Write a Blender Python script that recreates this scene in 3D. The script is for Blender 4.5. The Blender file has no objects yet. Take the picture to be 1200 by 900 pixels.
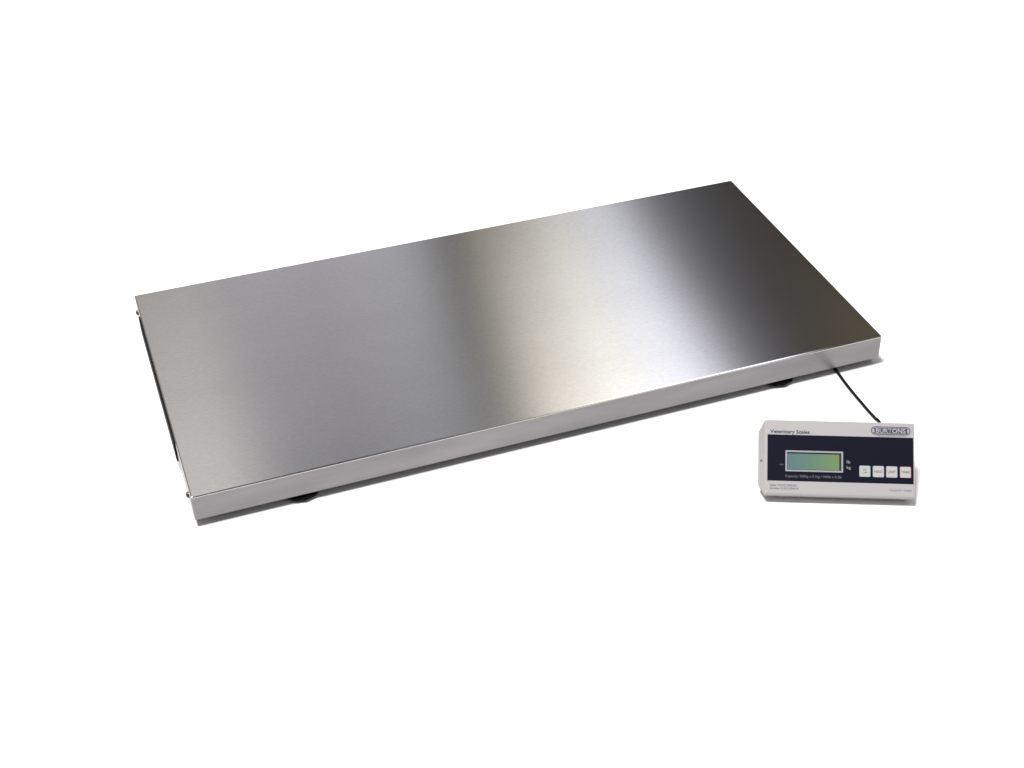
import bpy, bmesh, math
from mathutils import Matrix, Vector

SC = bpy.context.scene
COL = SC.collection

# ------------------------------------------------------------------ camera
F_PX, PPX, PPY, IW, IH = 1739.35, 675.165, 484.231, 1200.0, 900.0
Rm = Matrix(((0.9320768181, -0.3622537008, 0.0022497439),
             (-0.2193581253, -0.5693278146, -0.7923054035),
             (0.2882964064, 0.7379959999, -0.6101205506)))   # world -> camera (x right, y down, z forward)
camd = bpy.data.cameras.new("camera")
cam = bpy.data.objects.new("camera", camd)
COL.objects.link(cam)
camd.sensor_fit = 'HORIZONTAL'
camd.sensor_width = 36.0
camd.lens = F_PX / IW * 36.0
camd.shift_x = -(PPX - IW / 2) / IW
camd.shift_y = (PPY - IH / 2) / IW
camd.clip_start = 0.05
camd.clip_end = 200
rot = Matrix((Rm[0], -Rm[1], -Rm[2])).transposed().to_4x4()
cam.matrix_world = Matrix.Translation((-0.0629472, -1.4971916, 1.2658645)) @ rot
SC.camera = cam

# ------------------------------------------------------------------ studio surroundings (world)
W = bpy.data.worlds.new("World")
SC.world = W
W.use_nodes = True
nt = W.node_tree
N, L = nt.nodes, nt.links
bg = N['Background']


def wmath(op, a, b=None, c=None):
    n = N.new('ShaderNodeMath')
    n.operation = op
    for i, v in enumerate((a, b, c)):
        if v is None:
            continue
        if isinstance(v, (int, float)):
            n.inputs[i].default_value = v
        else:
            L.new(v, n.inputs[i])
    return n.outputs[0]


def wramp(fac, stops, interp='B_SPLINE'):
    r = N.new('ShaderNodeValToRGB')
    r.color_ramp.interpolation = interp
    e = r.color_ramp.elements
    while len(e) > 1:
        e.remove(e[-1])
    e[0].position, e[0].color = stops[0][0], (*stops[0][1], 1)
    for p, c in stops[1:]:
        k = e.new(p)
        k.color = (*c, 1)
    L.new(fac, r.inputs[0])
    return r.outputs[0]


tc = N.new('ShaderNodeTexCoord')
sp = N.new('ShaderNodeSeparateXYZ')
L.new(tc.outputs['Generated'], sp.inputs[0])
az = wmath('MULTIPLY', wmath('ARCTAN2', sp.outputs[0], sp.outputs[1]), 180 / math.pi)
el = wmath('MULTIPLY', wmath('ARCSINE', sp.outputs[2]), 180 / math.pi)
side = wmath('MULTIPLY', wmath('ARCSINE', sp.outputs[0]), 180 / math.pi)      # degrees out of the plane across the table
# bands of light made up for the steel to reflect; outer ones lean more
lean = wmath('MINIMUM', wmath('MAXIMUM', wmath('MULTIPLY_ADD', side, 0.038, -0.49), 0.02), 0.35)
elc = wmath('MINIMUM', wmath('MAXIMUM', wmath('SUBTRACT', el, 33.0), -12.0), 12.0)
s = wmath('SUBTRACT', side, wmath('MULTIPLY', elc, lean))
fac = wmath('DIVIDE', wmath('ADD', s, 20.0), 80.0)           # -20..60 degrees


def P(deg):
    return (deg + 20.0) / 80.0


STOPS = [
    (-20, (0.403, 0.384, 0.380)),
    (-5, (0.403, 0.384, 0.380)),
    (0, (0.504, 0.480, 0.475)),
    (2, (0.667, 0.637, 0.629)),
    (3.5, (0.667, 0.649, 0.649)),
    (5, (0.558, 0.550, 0.573)),
    (6.5, (0.559, 0.552, 0.595)),
    (8, (0.539, 0.531, 0.575)),
    (9.5, (0.575, 0.567, 0.617)),
    (11, (0.582, 0.578, 0.627)),
    (12, (0.523, 0.524, 0.556)),
    (12.8, (0.368, 0.368, 0.381)),
    (13.5, (0.290, 0.283, 0.279)),
    (14.2, (0.415, 0.392, 0.358)),
    (15, (0.708, 0.667, 0.601)),
    (15.8, (0.900, 0.848, 0.772)),
    (16.8, (1.055, 1.008, 0.942)),
    (17.8, (1.391, 1.365, 1.332)),
    (18.8, (1.227, 1.233, 1.275)),
    (19.8, (1.409, 1.433, 1.600)),
    (20.6, (1.366, 1.380, 1.613)),
    (21.2, (0.769, 0.763, 0.889)),
    (21.8, (0.173, 0.167, 0.182)),
    (22.4, (0.024, 0.023, 0.023)),
    (23.2, (0.008, 0.008, 0.008)),
    (24.2, (0.024, 0.021, 0.016)),
    (25.5, (0.061, 0.051, 0.037)),
    (27, (0.131, 0.109, 0.079)),
    (29, (0.131, 0.109, 0.079)),
    (36, (0.380, 0.370, 0.360)),
    (60, (0.300, 0.300, 0.300)),
]
band = wramp(fac, [(P(d), c) for d, c in STOPS], 'LINEAR')
# how each band stands out or fades with height: 0.5 = even, above = brighter higher up
GAIN = [(-20, 0.550), (0, 0.648), (3, 0.602), (6, 0.428), (9, 0.424), (12, 0.437), (14, 0.616), (15.5, 0.772), (17, 0.711), (20, 0.649), (22, 0.800), (24, 0.642), (27, 0.800), (60, 0.500)]
gain = wramp(fac, [(P(d), (c, c, c)) for d, c in GAIN], 'LINEAR')
vert = wmath('MAXIMUM', wmath('MULTIPLY_ADD', wmath('MULTIPLY', wmath('SUBTRACT', gain, 0.5), 0.55), elc, 1.0), 0.25)
top = wramp(wmath('DIVIDE', wmath('MAXIMUM', el, 0.0), 90.0), [(0.0, (.6,) * 3), (20 / 90, (1.0,) * 3), (50 / 90, (1.0,) * 3), (75 / 90, (.8,) * 3), (1.0, (.8,) * 3)], 'LINEAR')
mul = N.new('ShaderNodeMix')
mul.data_type = 'RGBA'
mul.blend_type = 'MULTIPLY'
mul.inputs[0].default_value = 1.0
L.new(band, mul.inputs[6])
L.new(wmath('MULTIPLY', vert, top), mul.inputs[7])
# the pale strip is added overhead and behind the camera to brighten the cover's fold; the rest of the studio is even and dim
strip = wmath('MULTIPLY', wmath('MULTIPLY', wmath('GREATER_THAN', side, 9.0), wmath('LESS_THAN', side, 27.0)), wmath('GREATER_THAN', el, 25.0))
inside = wmath('MAXIMUM', strip, wmath('MULTIPLY', wmath('GREATER_THAN', sp.outputs[1], 0.0), wmath('LESS_THAN', s, 59.0)))
room = N.new('ShaderNodeMix')
room.data_type = 'RGBA'
L.new(inside, room.inputs[0])
room.inputs[6].default_value = (0.14, 0.138, 0.138, 1)
L.new(mul.outputs[2], room.inputs[7])
L.new(room.outputs[2], bg.inputs['Color'])
bg.inputs['Strength'].default_value = 1.0

# ------------------------------------------------------------------ key light: softbox high above the table
kl = bpy.data.lights.new("softbox", 'AREA')
kl.shape = 'SQUARE'
kl.size = 1.3
kl.energy = 560.0
kl.color = (1.0, 0.985, 0.97)
ko = bpy.data.objects.new("softbox", kl)
COL.objects.link(ko)
ko.location = (-0.72, 0.0, 6.0)
ko.rotation_euler = (Vector((0.5, 0.25, 0)) - Vector(ko.location)).to_track_quat('-Z', 'Y').to_euler()

SC.view_settings.view_transform = 'Standard'
SC.view_settings.look = 'None'
SC.view_settings.exposure = 0.0
SC.view_settings.gamma = 1.0
SC.view_settings.use_curve_mapping = False

# ------------------------------------------------------------------ materials


def mat(name, col, rough=0.5, metal=0.0, **kw):
    m = bpy.data.materials.new(name)
    m.use_nodes = True
    b = m.node_tree.nodes['Principled BSDF']
    b.inputs['Base Color'].default_value = (*col, 1)
    b.inputs['Roughness'].default_value = rough
    b.inputs['Metallic'].default_value = metal
    for k, v in kw.items():
        b.inputs[k.replace('_', ' ')].default_value = v
    return m


def noisy(m, scale, amount, rough_amt=0.0, bump=0.0, vec_scale=(1, 1, 1), detail=4.0, bump_dist=0.0005):
    """procedural variation of colour value, gloss and height"""
    t = m.node_tree
    b = t.nodes['Principled BSDF']
    c = t.nodes.new('ShaderNodeTexCoord')
    mp = t.nodes.new('ShaderNodeMapping')
    mp.inputs['Scale'].default_value = vec_scale
    t.links.new(c.outputs['Object'], mp.inputs[0])
    nz = t.nodes.new('ShaderNodeTexNoise')
    nz.inputs['Scale'].default_value = scale
    nz.inputs['Detail'].default_value = detail
    t.links.new(mp.outputs[0], nz.inputs['Vector'])
    if amount:
        base = tuple(b.inputs['Base Color'].default_value)[:3]
        mr = t.nodes.new('ShaderNodeMix')
        mr.data_type = 'RGBA'
        mr.inputs[6].default_value = (*[v * (1 - amount) for v in base], 1)
        mr.inputs[7].default_value = (*[min(1, v * (1 + amount)) for v in base], 1)
        t.links.new(nz.outputs[0], mr.inputs[0])
        t.links.new(mr.outputs[2], b.inputs['Base Color'])
    if rough_amt:
        r0 = b.inputs['Roughness'].default_value
        r = t.nodes.new('ShaderNodeMapRange')
        r.inputs[3].default_value = r0 - rough_amt
        r.inputs[4].default_value = r0 + rough_amt
        t.links.new(nz.outputs[0], r.inputs[0])
        t.links.new(r.outputs[0], b.inputs['Roughness'])
    if bump:
        bp = t.nodes.new('ShaderNodeBump')
        bp.inputs['Strength'].default_value = bump
        bp.inputs['Distance'].default_value = bump_dist
        t.links.new(nz.outputs[0], bp.inputs['Height'])
        t.links.new(bp.outputs[0], b.inputs['Normal'])
    return m


def brushed(name, col, rough, aniso, tangent, grain=(25, 900, 900), grain_bump=0.06, wave=0.0, cvar=0.05, smear=(3, 9, 9), smear_amt=0.025):
    """brushed stainless steel: fine grain along one axis, reflections smeared across it"""
    m = mat(name, col, rough, 1.0)
    t = m.node_tree
    b = t.nodes['Principled BSDF']
    b.inputs['Anisotropic'].default_value = aniso
    cx = t.nodes.new('ShaderNodeCombineXYZ')
    for i in range(3):
        cx.inputs[i].default_value = tangent[i]
    t.links.new(cx.outputs[0], b.inputs['Tangent'])
    c = t.nodes.new('ShaderNodeTexCoord')
    mp = t.nodes.new('ShaderNodeMapping')
    mp.inputs['Scale'].default_value = grain
    t.links.new(c.outputs['Object'], mp.inputs[0])
    nz = t.nodes.new('ShaderNodeTexNoise')
    nz.inputs['Scale'].default_value = 1.0
    nz.inputs['Detail'].default_value = 3.0
    nz.inputs['Roughness'].default_value = 0.7
    t.links.new(mp.outputs[0], nz.inputs['Vector'])
    mx = t.nodes.new('ShaderNodeMix')
    mx.data_type = 'RGBA'
    mx.inputs[6].default_value = (*[v * (1 - cvar) for v in col], 1)
    mx.inputs[7].default_value = (*[v * (1 + cvar) for v in col], 1)
    t.links.new(nz.outputs[0], mx.inputs[0])
 
    n3 = t.nodes.new('ShaderNodeTexNoise')
    n3.inputs['Scale'].default_value = 1.0
    n3.inputs['Detail'].default_value = 5.0
    n3.inputs['Roughness'].default_value = 0.6
    mp3 = t.nodes.new('ShaderNodeMapping')
    mp3.inputs['Scale'].default_value = smear
    t.links.new(c.outputs['Object'], mp3.inputs[0])
    t.links.new(mp3.outputs[0], n3.inputs['Vector'])
    r3 = t.nodes.new('ShaderNodeMapRange')
    r3.inputs[1].default_value, r3.inputs[2].default_value = 0.3, 0.7
    r3.inputs[3].default_value, r3.inputs[4].default_value = 1 - smear_amt, 1 + smear_amt
    t.links.new(n3.outputs[0], r3.inputs[0])
    vm = t.nodes.new('ShaderNodeVectorMath')
    vm.operation = 'SCALE'
    t.links.new(mx.outputs[2], vm.inputs[0])
    t.links.new(r3.outputs[0], vm.inputs['Scale'])
    t.links.new(vm.outputs[0], b.inputs['Base Color'])
    b1 = t.nodes.new('ShaderNodeBump')
    b1.inputs['Strength'].default_value = grain_bump
    b1.inputs['Distance'].default_value = 0.0003
    t.links.new(nz.outputs[0], b1.inputs['Height'])
    if wave:                                    # the sheet is never perfectly flat
        n2 = t.nodes.new('ShaderNodeTexNoise')
        n2.inputs['Scale'].default_value = 4.0
        n2.inputs['Detail'].default_value = 1.0
        t.links.new(c.outputs['Object'], n2.inputs['Vector'])
        b2 = t.nodes.new('ShaderNodeBump')
        b2.inputs['Strength'].default_value = 1.0
        b2.inputs['Distance'].default_value = wave
        t.links.new(n2.outputs[0], b2.inputs['Height'])
        t.links.new(b2.outputs[0], b1.inputs['Normal'])
    t.links.new(b1.outputs[0], b.inputs['Normal'])
    return m


M_FLOOR = noisy(mat("white_studio_floor", (0.88, 0.88, 0.88), 0.9, 0, Specular_IOR_Level=0.1), 3.0, 0.004)
M_STEEL = brushed("brushed_steel_top", (0.56, 0.555, 0.545), 0.12, 0.92, (0, 1, 0), wave=0.0001, grain_bump=0.012, grain=(130, 480, 480), cvar=0.14)
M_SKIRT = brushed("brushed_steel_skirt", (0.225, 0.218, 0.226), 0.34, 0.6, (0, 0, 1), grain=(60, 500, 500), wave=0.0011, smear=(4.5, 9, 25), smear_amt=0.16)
M_FRAME = noisy(mat("dark_steel_frame", (0.12, 0.12, 0.125), 0.5, 0.8), 40, 0.2)
M_RUBBER = noisy(mat("black_rubber", (0.006, 0.006, 0.005), 0.8, Specular_IOR_Level=0.02), 300, 0.5, bump=0.4)
M_SLOT = noisy(mat("black_plastic_lining", (0.008, 0.0075, 0.009), 0.6, Specular_IOR_Level=0.1), 90, 0.3)
M_SCREW = noisy(mat("screw_zinc", (0.10, 0.10, 0.105), 0.45, 1.0), 500, 0.3)
M_CASE = noisy(mat("pale_grey_casing", (0.355, 0.345, 0.345), 0.5), 900, 0.03, bump=0.05, bump_dist=0.0002)
M_FILM = noisy(mat("grey_white_label_film", (0.365, 0.357, 0.36), 0.35), 30, 0.02)
M_NAVY = noisy(mat("navy_panel_print", (0.0035, 0.004, 0.012), 0.28, Specular_IOR_Level=0.32), 30, 0.15)
M_BEZEL = noisy(mat("silver_grey_bezel", (0.27, 0.27, 0.30), 0.4), 200, 0.05)
M_INNERSHADE = noisy(mat("black_inner_shade", (0.008, 0.008, 0.009), 0.6), 200, 0.3)  # shadow inside the screen's recess, put in as black colour
M_INK = noisy(mat("navy_ink", (0.03, 0.032, 0.075), 0.5), 200, 0.1)
M_INKGREY = noisy(mat("grey_ink", (0.12, 0.125, 0.17), 0.5), 200, 0.1)
M_KEYINK = noisy(mat("dark_grey_ink", (0.07, 0.07, 0.10), 0.5), 200, 0.1)
M_LIGHTINK = noisy(mat("pale_ink", (0.26, 0.27, 0.33), 0.5), 200, 0.05)
M_KEY = noisy(mat("white_button", (0.40, 0.395, 0.395), 0.4), 300, 0.03)
M_REDKEY = noisy(mat("red_printed_rim", (0.35, 0.03, 0.06), 0.5), 300, 0.05)
M_GREENKEY = noisy(mat("green_printed_rim", (0.03, 0.28, 0.18), 0.5), 300, 0.05)
M_GREYKEY = noisy(mat("grey_printed_rim", (0.30, 0.28, 0.36), 0.5), 300, 0.05)
M_CABLE = noisy(mat("black_cable_sheath", (0.006, 0.006, 0.006), 0.5, Specular_IOR_Level=0.15), 400, 0.3)
M_SOCKET = noisy(mat("black_socket", (0.02, 0.02, 0.02), 0.5), 400, 0.3)

# LCD glass: the liquid crystal shows teal at one end and yellow-green at the other
M_LCD = mat("lcd_glass", (0.2, 0.4, 0.3), 0.25)
t = M_LCD.node_tree
b = t.nodes['Principled BSDF']
c = t.nodes.new('ShaderNodeTexCoord')
sx = t.nodes.new('ShaderNodeSeparateXYZ')
t.links.new(c.outputs['Generated'], sx.inputs[0])
r = t.nodes.new('ShaderNodeValToRGB')
e = r.color_ramp.elements
e[0].position, e[0].color = 0.0, (0.085, 0.15, 0.165, 1)
e[1].position, e[1].color = 1.0, (0.14, 0.215, 0.085, 1)
k = e.new(0.5)
k.color = (0.10, 0.175, 0.13, 1)
t.links.new(sx.outputs[0], r.inputs[0])
t.links.new(r.outputs[0], b.inputs['Base Color'])

# ------------------------------------------------------------------ helpers


def link(name, bm, m, parent=None, mats=None, smooth=False):
    me = bpy.data.meshes.new(name)
    bmesh.ops.recalc_face_normals(bm, faces=bm.faces)
    bm.to_mesh(me)
    bm.free()
    o = bpy.data.objects.new(name, me)
    for mm in (mats or [m]):
        me.materials.append(mm)
    if smooth:
        for p in me.polygons:
            p.use_smooth = True
    COL.objects.link(o)
    if parent:
        o.parent = parent
    return o


def box(bm, lo, hi, bev=0.0, seg=2, mi=0):
    vs = [bm.verts.new((x, y, z)) for z in (lo[2], hi[2]) for y in (lo[1], hi[1]) for x in (lo[0], hi[0])]
    fs = []
    for q in ((0, 2, 3, 1), (4, 5, 7, 6), (0, 1, 5, 4), (2, 6, 7, 3), (0, 4, 6, 2), (1, 3, 7, 5)):
        f = bm.faces.new([vs[i] for i in q])
        f.material_index = mi
        fs.append(f)
    if bev:
        es = list({e for f in fs for e in f.edges})
        bmesh.ops.bevel(bm, geom=es, offset=bev, segments=seg, affect='EDGES', profile=0.5)
    return fs


def loft(bm, rings, cap=True, mi=0):
    R = [[bm.verts.new(p) for p in r] for r in rings]
    n = len(R[0])
    for a, b2 in zip(R, R[1:]):
        for i in range(n):
            f = bm.faces.new((a[i], a[(i + 1) % n], b2[(i + 1) % n], b2[i]))
            f.material_index = mi
    if cap:
        bm.faces.new(list(reversed(R[0]))).material_index = mi
        bm.faces.new(R[-1]).material_index = mi


def rrect(cx, cy, w, h, rad, z, n=5):
    out = []
    for (sx_, sy_, a0) in ((1, 1, 0), (-1, 1, 90), (-1, -1, 180), (1, -1, 270)):
        for i in range(n + 1):
            a = math.radians(a0 + 90 * i / n)
            out.append((cx + sx_ * (w / 2 - rad) + rad * math.cos(a), cy + sy_ * (h / 2 - rad) + rad * math.sin(a), z))
    return out


def slab(bm, cx, cy, w, h, rad, z0, z1, soft=0.0):
    rings = [rrect(cx, cy, w, h, rad, z0), rrect(cx, cy, w, h, rad, z1 - soft)]
    if soft:
        rings.append(rrect(cx, cy, w - 1.2 * soft, h - 1.2 * soft, max(rad - .5 * soft, 1e-4), z1))
    loft(bm, rings)


def ring_slab(bm, cx, cy, w, h, rad, t_, z0, z1):
    """a flat rounded frame"""
    o0, o1 = rrect(cx, cy, w, h, rad, z0), rrect(cx, cy, w, h, rad, z1)
    ir = max(rad - t_, 0.0002)
    i0, i1 = rrect(cx, cy, w - 2 * t_, h - 2 * t_, ir, z0), rrect(cx, cy, w - 2 * t_, h - 2 * t_, ir, z1)
    V = [[bm.verts.new(p) for p in r] for r in (o0, o1, i1, i0)]
    n = len(V[0])
    for a in range(4):
        A, B = V[a], V[(a + 1) % 4]
        for i in range(n):
            bm.faces.new((A[i], A[(i + 1) % n], B[(i + 1) % n], B[i]))


def lathe(bm, cx, cy, prof, n=40, ripple=None):
    rings = []
    for (rr, z) in prof:
        ring = []
        for i in range(n):
            a = 2 * math.pi * i / n
            q = rr * (1 + (ripple or 0) * (1 if i % 4 < 2 else -1))
            ring.append((cx + q * math.cos(a), cy + q * math.sin(a), z))
        rings.append(ring)
    loft(bm, rings)


def tube(bm, pts, rad, n=14):
    rings = []
    prev = None
    for i, p in enumerate(pts):
        p = Vector(p)
        d = (Vector(pts[min(i + 1, len(pts) - 1)]) - Vector(pts[max(i - 1, 0)])).normalized()
        up = Vector((0, 0, 1)) if abs(d.z) < 0.9 else Vector((0, 1, 0))
        if prev is not None:
            up = prev
        a = d.cross(up).normalized()
        u2 = a.cross(d).normalized()
        prev = u2
        rings.append([tuple(p + rad * (math.cos(2 * math.pi * k / n) * a + math.sin(2 * math.pi * k / n) * u2)) for k in range(n)])
    loft(bm, rings)


def catmull(P_, n=10):
    P_ = [Vector(p) for p in P_]
    Q = [P_[0] * 2 - P_[1]] + P_ + [P_[-1] * 2 - P_[-2]]
    out = []
    for i in range(1, len(Q) - 2):
        for k in range(n):
            u = k / n
            a, b_, c_, d = Q[i - 1], Q[i], Q[i + 1], Q[i + 2]
            out.append(0.5 * ((2 * b_) + (c_ - a) * u + (2 * a - 5 * b_ + 4 * c_ - d) * u * u + (3 * b_ - a - 3 * c_ + d) * u ** 3))
    out.append(P_[-1])
    return out


def lettering(name, text, x, y, z, width, height, m, parent, local, bold=0.0, align='LEFT'):
    """mesh letters fitted to a given width and cap height, lying in the parent's face"""
    cu = bpy.data.curves.new(name, 'FONT')
    cu.body = text
    cu.size = 1.0
    cu.offset = bold
    cu.extrude = 0.0
    cu.resolution_u = 3
    cu.align_x = 'LEFT'
    tmp = bpy.data.objects.new(name, cu)
    COL.objects.link(tmp)
    bpy.context.view_layer.update()
    me = bpy.data.meshes.new_from_object(tmp.evaluated_get(bpy.context.evaluated_depsgraph_get()))
    bpy.data.objects.remove(tmp)
    bpy.data.curves.remove(cu)
    xs = [v.co.x for v in me.vertices]
    ys = [v.co.y for v in me.vertices]
    x0, x1, = min(xs), max(xs)
    y1 = max(ys)
    sxx = width / (x1 - x0)
    syy = height / y1
    ox = x if align == 'LEFT' else x - width
    for v in me.vertices:
        v.co = Vector((ox + (v.co.x - x0) * sxx, y + v.co.y * syy, z))
    me.materials.clear()
    me.materials.append(m)
    # give the ink a body
    bm = bmesh.new()
    bm.from_mesh(me)
    ext = bmesh.ops.extrude_face_region(bm, geom=bm.faces[:])
    for v in [g for g in ext['geom'] if isinstance(g, bmesh.types.BMVert)]:
        v.co.z += 0.00012
    bm.to_mesh(me)
    bm.free()
    me.name = name
    o = bpy.data.objects.new(name, me)
    COL.objects.link(o)
    o.parent = parent
    if local is not None:
        o.matrix_local = local
    return o


def tag(o, label, cat, group=None, kind=None):
    if label:
        o['label'] = label
    if cat:
        o['category'] = cat
    if group:
        o['group'] = group
    if kind:
        o['kind'] = kind
    return o


def empty(name, loc, rz=0.0):
    o = bpy.data.objects.new(name, None)
    o.empty_display_size = 0.05
    COL.objects.link(o)
    o.location = loc
    o.rotation_euler = (0, 0, rz)
    return o


# ------------------------------------------------------------------ floor
PL, PW, PH, FL = 1.0, 0.5, 0.038, -0.0118          # platform length, depth, skirt height; floor level
bm = bmesh.new()
vs = [bm.verts.new(p) for p in ((-30, -30, FL), (30, -30, FL), (30, 30, FL), (-30, 30, FL))]
bm.faces.new(vs)
fl = link('floor', bm, M_FLOOR)
fl['kind'] = 'structure'

# ------------------------------------------------------------------ platform scale
root = empty('platform_scale', (0, 0, FL))
tag(root, 'low rectangular brushed stainless steel weighing platform on black rubber feet', 'scale')
OFF = Vector((0, 0, -FL))                           # children are built with z = 0 at the skirt's lower edge


def pchild(name, bm_, m, **k):
    o = link(name, bm_, m, root, **k)
    o.location = OFF
    return o


# top cover: folded tray, rounded folds, open underneath
bm = bmesh.new()
TS, RB = 0.0015, 0.0021                             # sheet thickness, fold radius
NC = 5


def tray_ring(ins, z, rad):
    return rrect(PL / 2, PW / 2, PL - 2 * ins, PW - 2 * ins, rad, z, NC)


outer = [tray_ring(0, 0, RB), tray_ring(0, PH - RB, RB)]
for i in range(1, 6):
    a = math.pi / 2 * i / 5
    outer.append(tray_ring(RB * (1 - math.cos(a)), PH - RB + RB * math.sin(a), RB - RB * (1 - math.cos(a)) + 2e-5))
inner = [tray_ring(TS, PH - TS, RB), tray_ring(TS, 0, RB)]
RR = [[bm.verts.new(p) for p in r] for r in outer + inner]
n = len(RR[0])
bm.faces.new(RR[len(outer) - 1])
bm.faces.new(RR[len(outer)][::-1])
iL = NC * 2 + 1                                      # index of the last corner vertex before the left side (start of that side)
SLOT = ((0.125, 0.440), (0.008, 0.0315))


def holed(r0, r1, i, x):
    """left wall with the hand slot left open; returns the slot's corners"""
    j = (i + 1) % n
    ya_, yb_ = r0[i].co.y, r0[j].co.y
    hy = SLOT[0] if ya_ < yb_ else SLOT[0][::-1]
    H = [bm.verts.new((x, hy[0], SLOT[1][0])), bm.verts.new((x, hy[1], SLOT[1][0])),
         bm.verts.new((x, hy[1], SLOT[1][1])), bm.verts.new((x, hy[0], SLOT[1][1]))]
    if r0[i].co.z > r1[i].co.z:
        r0, r1 = r1, r0
    O = [r0[i], r0[j], r1[j], r1[i]]
    for k in range(4):
        bm.faces.new((O[k], O[(k + 1) % 4], H[(k + 1) % 4], H[k])).material_index = 1
    return H


Hs = []
for a_, (r0, r1) in enumerate(zip(RR, RR[1:] + RR[:1])):
    if a_ == len(outer) - 1:
        continue
    for i in range(n):
        j = (i + 1) % n
        left = abs(r0[i].co.x - r0[j].co.x) < 1e-7 and r0[i].co.x < 0.01 and abs(r0[i].co.y - r0[j].co.y) > 0.3
        if left and (a_ == 0 or a_ == len(outer)):
            Hs.append(holed(r0, r1, i, r0[i].co.x))
        else:
            f = bm.faces.new((r0[i], r0[j], r1[j], r1[i]))
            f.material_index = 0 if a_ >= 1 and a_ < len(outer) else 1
for k in range(4):
    bm.faces.new((Hs[0][k], Hs[0][(k + 1) % 4], Hs[1][(k + 1) % 4], Hs[1][k])).material_index = 1
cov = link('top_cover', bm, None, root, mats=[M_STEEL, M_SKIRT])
cov.location = OFF

# return lip folded in under the skirt
bm = bmesh.new()
z0, z1, wd = 0.0003, 0.0018, 0.016
box(bm, (0.0018, 0.0018, z0), (PL - 0.0018, wd, z1))
box(bm, (0.0018, PW - wd, z0), (PL - 0.0018, PW - 0.0018, z1))
box(bm, (0.0018, wd + .0005, z0), (wd, PW - wd - .0005, z1))
box(bm, (PL - wd, wd + .0005, z0), (PL - 0.0018, PW - wd - .0005, z1))
pchild('folded_lip', bm, M_SKIRT)

# inner frame the load cells sit in
bm = bmesh.new()
box(bm, (0.012, 0.012, 0.003), (PL - 0.012, PW - 0.012, 0.030), bev=0.001)
pchild('inner_frame', bm, M_FRAME)

# black plastic end grip filling the slot
bm = bmesh.new()
box(bm, (0.0003, 0.1262, 0.0092), (0.0078, 0.4388, 0.0303))
box(bm, (-0.0025, 0.1215, 0.0040), (-0.0002, 0.4430, 0.0362), bev=0.0006)
pchild('end_grip', bm, M_SLOT)

# feet with a threaded stem and knurled pad
foot0 = None
for (fx, fy) in ((0.141, 0.0235), (0.842, 0.0235), (0.141, 0.4765), (0.842, 0.4765)):
    if foot0 is None:
        bm = bmesh.new()
        lathe(bm, 0, 0, [(0.006, 0.0138), (0.0065, 0.0085), (0.021, 0.0083), (0.0265, 0.0074), (0.0270, 0.0052),
                         (0.0245, 0.0030), (0.0190, 0.0008), (0.0170, 0.0)], n=48, ripple=0.018)
        foot0 = link('foot', bm, M_RUBBER, root)
        o = foot0
        bm = bmesh.new()
        lathe(bm, 0, 0, [(0.004, 0.0140), (0.004, 0.024)], n=20)
        stem = link('stem', bm, M_SCREW, foot0)
    else:
        o = foot0.copy()
        COL.objects.link(o)
        o.parent = root
        s2 = stem.copy()
        COL.objects.link(s2)
        s2.parent = o
    o.location = (fx, fy, 0)

# dome-headed screws in the left skirt
sc0 = None
for (sy_, sz_) in ((0.030, 0.019), (0.472, 0.024)):
    if sc0 is None:
        bm = bmesh.new()
        lathe(bm, 0, 0, [(0.0021, -0.003), (0.0021, 0.0), (0.0042, 0.0001), (0.0042, 0.0012), (0.0036, 0.0026), (0.0020, 0.0036), (0.0006, 0.0039)], n=20)
        sc0 = link('screw', bm, M_SCREW, root, smooth=False)
        o = sc0
    else:
        o = sc0.copy()
        COL.objects.link(o)
        o.parent = root
    o.rotation_euler = (0, -math.pi / 2, 0)
    o.location = Vector((0, sy_, sz_)) + OFF

# ------------------------------------------------------------------ display unit, leaning back on its stand
DX, DY, YAW, PIT, DW, DH = 0.6948, -0.2292, -0.4093, 0.7291, 0.1931, 0.0990
TH = 0.0185                                          # thickness of the casing
# the fit put the lower front edge 27 mm above the floor; move it along the camera ray to its real height
z_fit, z_new = 0.012, FL + TH * math.cos(PIT) + 0.0004
C0 = Vector((-0.0629472, -1.4971916, 1.2658645))
p_fit = Vector((DX, DY, z_fit))
k_ = (z_new - C0.z) / (z_fit - C0.z)
p_new = C0 + (p_fit - C0) * k_
SCL = k_
DW *= SCL
DH *= SCL
disp = empty('scale_display', (p_new.x, p_new.y, FL), YAW)
tag(disp, 'pale grey digital scale readout with navy panel, green screen and four buttons', 'scale display')
FM = Matrix.Translation((0, 0, p_new.z - FL)) @ Matrix.Rotation(PIT, 4, 'X')     # face frame: x right, y up the face, z out


def dchild(name, bm_, m, parent=None, **k):
    o = link(name, bm_, m, parent or disp, **k)
    if parent is None:
        o.matrix_local = FM
    return o


def oct_ring(z, ex, ey, cutx, cuty, rad=0.0):
    x0, x1, y0, y1 = -ex * 1.45, DW + ex * 0.35, -ey, DH + ey
    return [(x0 + cutx, y0, z), (x1 - cutx, y0, z), (x1, y0 + cuty, z), (x1, y1 - cuty, z),
            (x1 - cutx, y1, z), (x0 + cutx, y1, z), (x0, y1 - cuty, z), (x0, y0 + cuty, z)]


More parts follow.
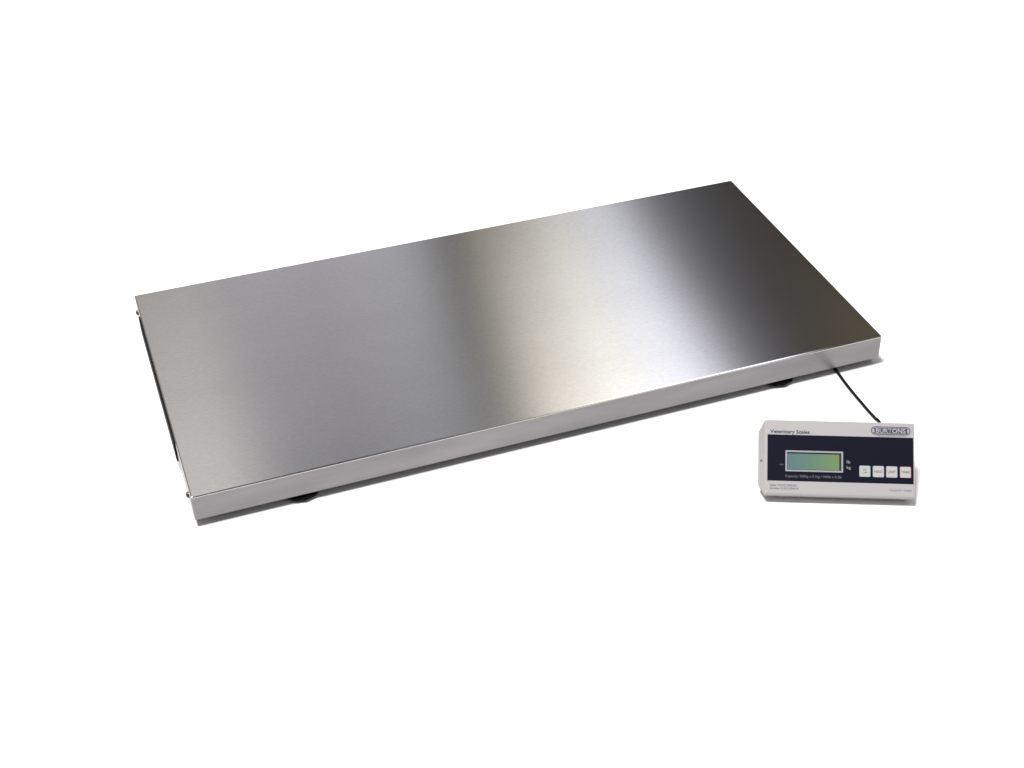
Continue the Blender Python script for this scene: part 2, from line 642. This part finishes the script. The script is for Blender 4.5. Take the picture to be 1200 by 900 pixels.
bm = bmesh.new()
loft(bm, [oct_ring(-TH, 0.000, 0.000, 0.010, 0.016),
          oct_ring(-TH + 0.003, 0.004, 0.0, 0.010, 0.016),
          oct_ring(-0.0135, 0.0055, 0.0, 0.0085, 0.0145),
          oct_ring(-0.0125, 0.0050, -0.0004, 0.0080, 0.0140),
          oct_ring(-0.0020, 0.0010, 0.0, 0.0022, 0.0022),
          oct_ring(-0.0006, 0.0002, -0.0003, 0.0012, 0.0012),
          oct_ring(0.0, -0.0009, -0.0012, 0.0008, 0.0008)])
dchild('casing', bm, M_CASE)

# pixel -> face coordinates by the panel's own proportions (u: 0 left..1 right, v: 0 bottom..1 top)


def U(px, py):
    """face coordinates of a spot given in a flat reading of the panel (px along 0..173, py down 0..88.5)"""
    return px / 175.2 * DW, (1 - py / 88.5) * DH


# label film
bm = bmesh.new()
cx, cy = U(88.2, 44.3)
slab(bm, cx, cy, DW * 0.972, DH * 0.955, 0.001, 0.0, 0.00035)
film = dchild('label_film', bm, M_FILM)

# navy field
xa, ya = U(2.6, 17.6)
xb, yb = U(173.6, 71.8)
bm = bmesh.new()
slab(bm, (xa + xb) / 2, (ya + yb) / 2, xb - xa, ya - yb, 0.0004, 0.00036, 0.00055)
navy = dchild('navy_panel', bm, M_NAVY)
ZT = 0.00060

# LCD bezel, black sheet painted in as the shadow at top and right, glass
lx0, ly0 = U(23.6, 36.0)
lx1, ly1 = U(91.2, 60.6)
lcx, lcy, lw, lh = (lx0 + lx1) / 2, (ly0 + ly1) / 2, lx1 - lx0, ly0 - ly1
bm = bmesh.new()
ring_slab(bm, lcx, lcy, lw, lh, 0.0008, 0.0022, 0.0004, 0.0016)
bez = dchild('screen_bezel', bm, M_BEZEL)
bm = bmesh.new()
slab(bm, lcx, lcy, lw - 0.0052, lh - 0.0052, 0.0004, 0.0004, 0.00062)
inner_shade = dchild('screen', bm, M_INNERSHADE)
bm = bmesh.new()
gx0, gx1 = lx0 + 0.0027, lx1 - 0.0050
gy0, gy1 = ly1 + 0.0027, ly0 - 0.0042
slab(bm, (gx0 + gx1) / 2, (gy0 + gy1) / 2, gx1 - gx0, gy1 - gy0, 0.0003, 0.00063, 0.00085)
lcd = link('lcd_glass', bm, M_LCD, inner_shade)

# lettering
MM = DW / 175.2


def txt(name, s_, px, py, wpx, hpx, m, z=ZT, bold=0.0, parent=None, align='LEFT'):
    x, y = U(px, py)
    return lettering(name, s_, x, y, z, wpx * MM, hpx / 88.5 * DH, m, parent or disp, FM if parent is None else None, bold, align)


txt('title_lettering', 'Veterinary Scales', 5.6, 15.8, 46.5, 4.1, M_INK, z=0.0004, bold=0.022)
txt('capacity_lettering', 'Capacity: 200kg x 0.1kg / 440lb x 0.2lb', 23.5, 67.4, 66.0, 3.1, M_INKGREY)
txt('unit_lettering', 'lb', 95.5, 49.5, 4.2, 3.4, M_LIGHTINK)
txt('unit_lettering', 'kg', 95.5, 55.9, 4.8, 3.4, M_LIGHTINK)
txt('zero_lettering', '>0<', 16.3, 54.0, 5.6, 2.2, M_INKGREY)
txt('sales_lettering', 'Sales: 01622 834300', 5.8, 78.0, 31.5, 2.3, M_INKGREY, z=0.0004, bold=0.01)
txt('service_lettering', 'Service: 01622 834310', 5.8, 81.6, 33.5, 2.3, M_INKGREY, z=0.0004, bold=0.01)
txt('model_lettering', 'Model N\u00b0: VS200', 171.0, 80.6, 25.5, 2.5, M_INKGREY, z=0.0004, align='RIGHT')

# maker's badge: dark pill with a pale inline ring and pale letters
bx, by = U(147.4, 9.9)
bw, bh = 46.5 * MM, 9.6 / 88.5 * DH
bm = bmesh.new()
slab(bm, bx, by, bw, bh, bh * 0.49, 0.00036, 0.00050)
badge = dchild('badge', bm, M_INK)
bm = bmesh.new()
ring_slab(bm, bx, by, bw - 0.0022, bh - 0.0022, (bh - 0.0022) * 0.49, 0.00065, 0.00051, 0.00058)
link('badge_ring', bm, M_FILM, badge)
for sgn in (-1, 1):
    bm = bmesh.new()
    slab(bm, bx + sgn * (bw / 2 - 0.0034), by, 0.0022, bh * 0.42, 0.0010, 0.00051, 0.00058)
    link('badge_end', bm, M_FILM, badge)
lettering('badge_lettering', 'BURTONS', bx - bw * 0.375, by - bh * 0.27, 0.00052, bw * 0.75, bh * 0.54, M_FILM, badge, None, 0.02)
txt('badge_strapline', 'MEDICAL EQUIPMENT LIMITED', 131.0, 18.2 - 1.6, 33.0, 1.3, M_INK, z=0.0004)

# four membrane buttons
keys = ((116.7, 'ON', M_GREENKEY), (132.5, 'HOLD', M_GREYKEY), (148.1, 'UNIT', M_GREYKEY), (164.1, 'TARE', M_REDKEY))
for i, (px, word, rim) in enumerate(keys):
    cx, cy = U(px, 58.2 - 0.0)
    w_, h_ = 12.5 * MM, 12.6 / 88.5 * DH
    bm = bmesh.new()
    slab(bm, cx, cy, w_, h_, 0.0014, ZT, 0.0011, soft=0.0002)
    kb = dchild('button', bm, M_KEY)
    kb['label'] = ('white square button marked ON OFF with a green rim', 'white square button marked HOLD',
                   'white square button marked UNIT', 'white square button marked TARE with a red rim')[i]
    bm = bmesh.new()
    ring_slab(bm, cx, cy, w_ + 0.0007, h_ + 0.0007, 0.0016, 0.00034, ZT + 0.00001, 0.00098)
    link('button_rim', bm, rim, kb)
    if word == 'ON':
        lettering('button_lettering', 'ON', cx - w_ * .17, cy + h_ * .06, 0.00112, w_ * .34, h_ * .20, M_KEYINK, kb, None)
        lettering('button_lettering', 'OFF', cx - w_ * .24, cy - h_ * .24, 0.00112, w_ * .48, h_ * .20, M_KEYINK, kb, None)
    else:
        lettering('button_lettering', word, cx - w_ * .38, cy - h_ * .10, 0.00112, w_ * .76, h_ * .21, M_KEYINK, kb, None, 0.01)

# small screw in the left end of the casing
bm = bmesh.new()
lathe(bm, 0, 0, [(0.0014, 0.0), (0.0014, 0.0005), (0.0008, 0.0008)], n=16)
o = link('casing_screw', bm, M_SCREW, disp)
o.matrix_local = FM @ Matrix.Translation((-0.0045, DH * 0.46, -0.0073)) @ Matrix.Rotation(math.radians(-68), 4, 'Y')

# folding stand behind the casing
bm = bmesh.new()
back_top = FM @ Vector((0, DH * 0.80, -TH))
y_t, z_t = back_top.y, back_top.z
for x in (DW * 0.25, DW * 0.75):
    box_lo = [bm.verts.new(p) for p in ((x - .006, y_t - .003, z_t + .0005), (x + .006, y_t - .003, z_t + .0005),
                                        (x + .006, y_t + .0015, z_t + .0005), (x - .006, y_t + .0015, z_t + .0005))]
    box_hi = [bm.verts.new(p) for p in ((x - .006, y_t + .012, 0.0004), (x + .006, y_t + .012, 0.0004),
                                        (x + .006, y_t + .016, 0.0004), (x - .006, y_t + .016, 0.0004))]
    bm.faces.new(box_lo[::-1])
    bm.faces.new(box_hi)
    for i in range(4):
        bm.faces.new((box_lo[i], box_lo[(i + 1) % 4], box_hi[(i + 1) % 4], box_hi[i]))
box(bm, (DW * .25 + .0055, y_t + .0115, 0.0006), (DW * .75 - .0055, y_t + .0150, 0.006))
link('stand', bm, M_CASE, disp)

# cable socket on the casing's back
bm = bmesh.new()
lathe(bm, 0, 0, [(0.0045, 0.0), (0.0045, -0.006), (0.0032, -0.012), (0.0026, -0.013)], n=20)
o = link('cable_socket', bm, M_SOCKET, disp)
SOCK = FM @ Matrix.Translation((DW * 0.80, DH * 0.30, -TH - 0.0002))
o.matrix_local = SOCK

# ------------------------------------------------------------------ cable
dm = Matrix.Translation((p_new.x, p_new.y, FL)) @ Matrix.Rotation(YAW, 4, 'Z')
s_out = dm @ SOCK @ Vector((0, 0, -0.0130))
s_far = dm @ SOCK @ Vector((0, 0, -0.030))
zc = FL + 0.0022
pts = catmull([(0.934, 0.075, FL + 0.006), (0.9360, 0.0354, zc), (0.9334, 0.0121, zc), (0.9309, -0.0108, zc), (0.9291, -0.0314, zc), (0.9280, -0.0530, zc), (0.9275, -0.0735, zc), (0.9270, -0.0958, zc), (0.9273, -0.1161, zc), (0.9273, -0.1305, zc),
               (s_far.x + 0.045, s_far.y + 0.030, zc), (s_far.x + 0.012, s_far.y + 0.008, zc + 0.004), tuple(s_far), tuple(s_out)], 10)
bm = bmesh.new()
tube(bm, pts, 0.0022)
cab = link('cable', bm, M_CABLE, smooth=True)
tag(cab, 'thin black cable running from under the steel platform to the readout', 'cable')
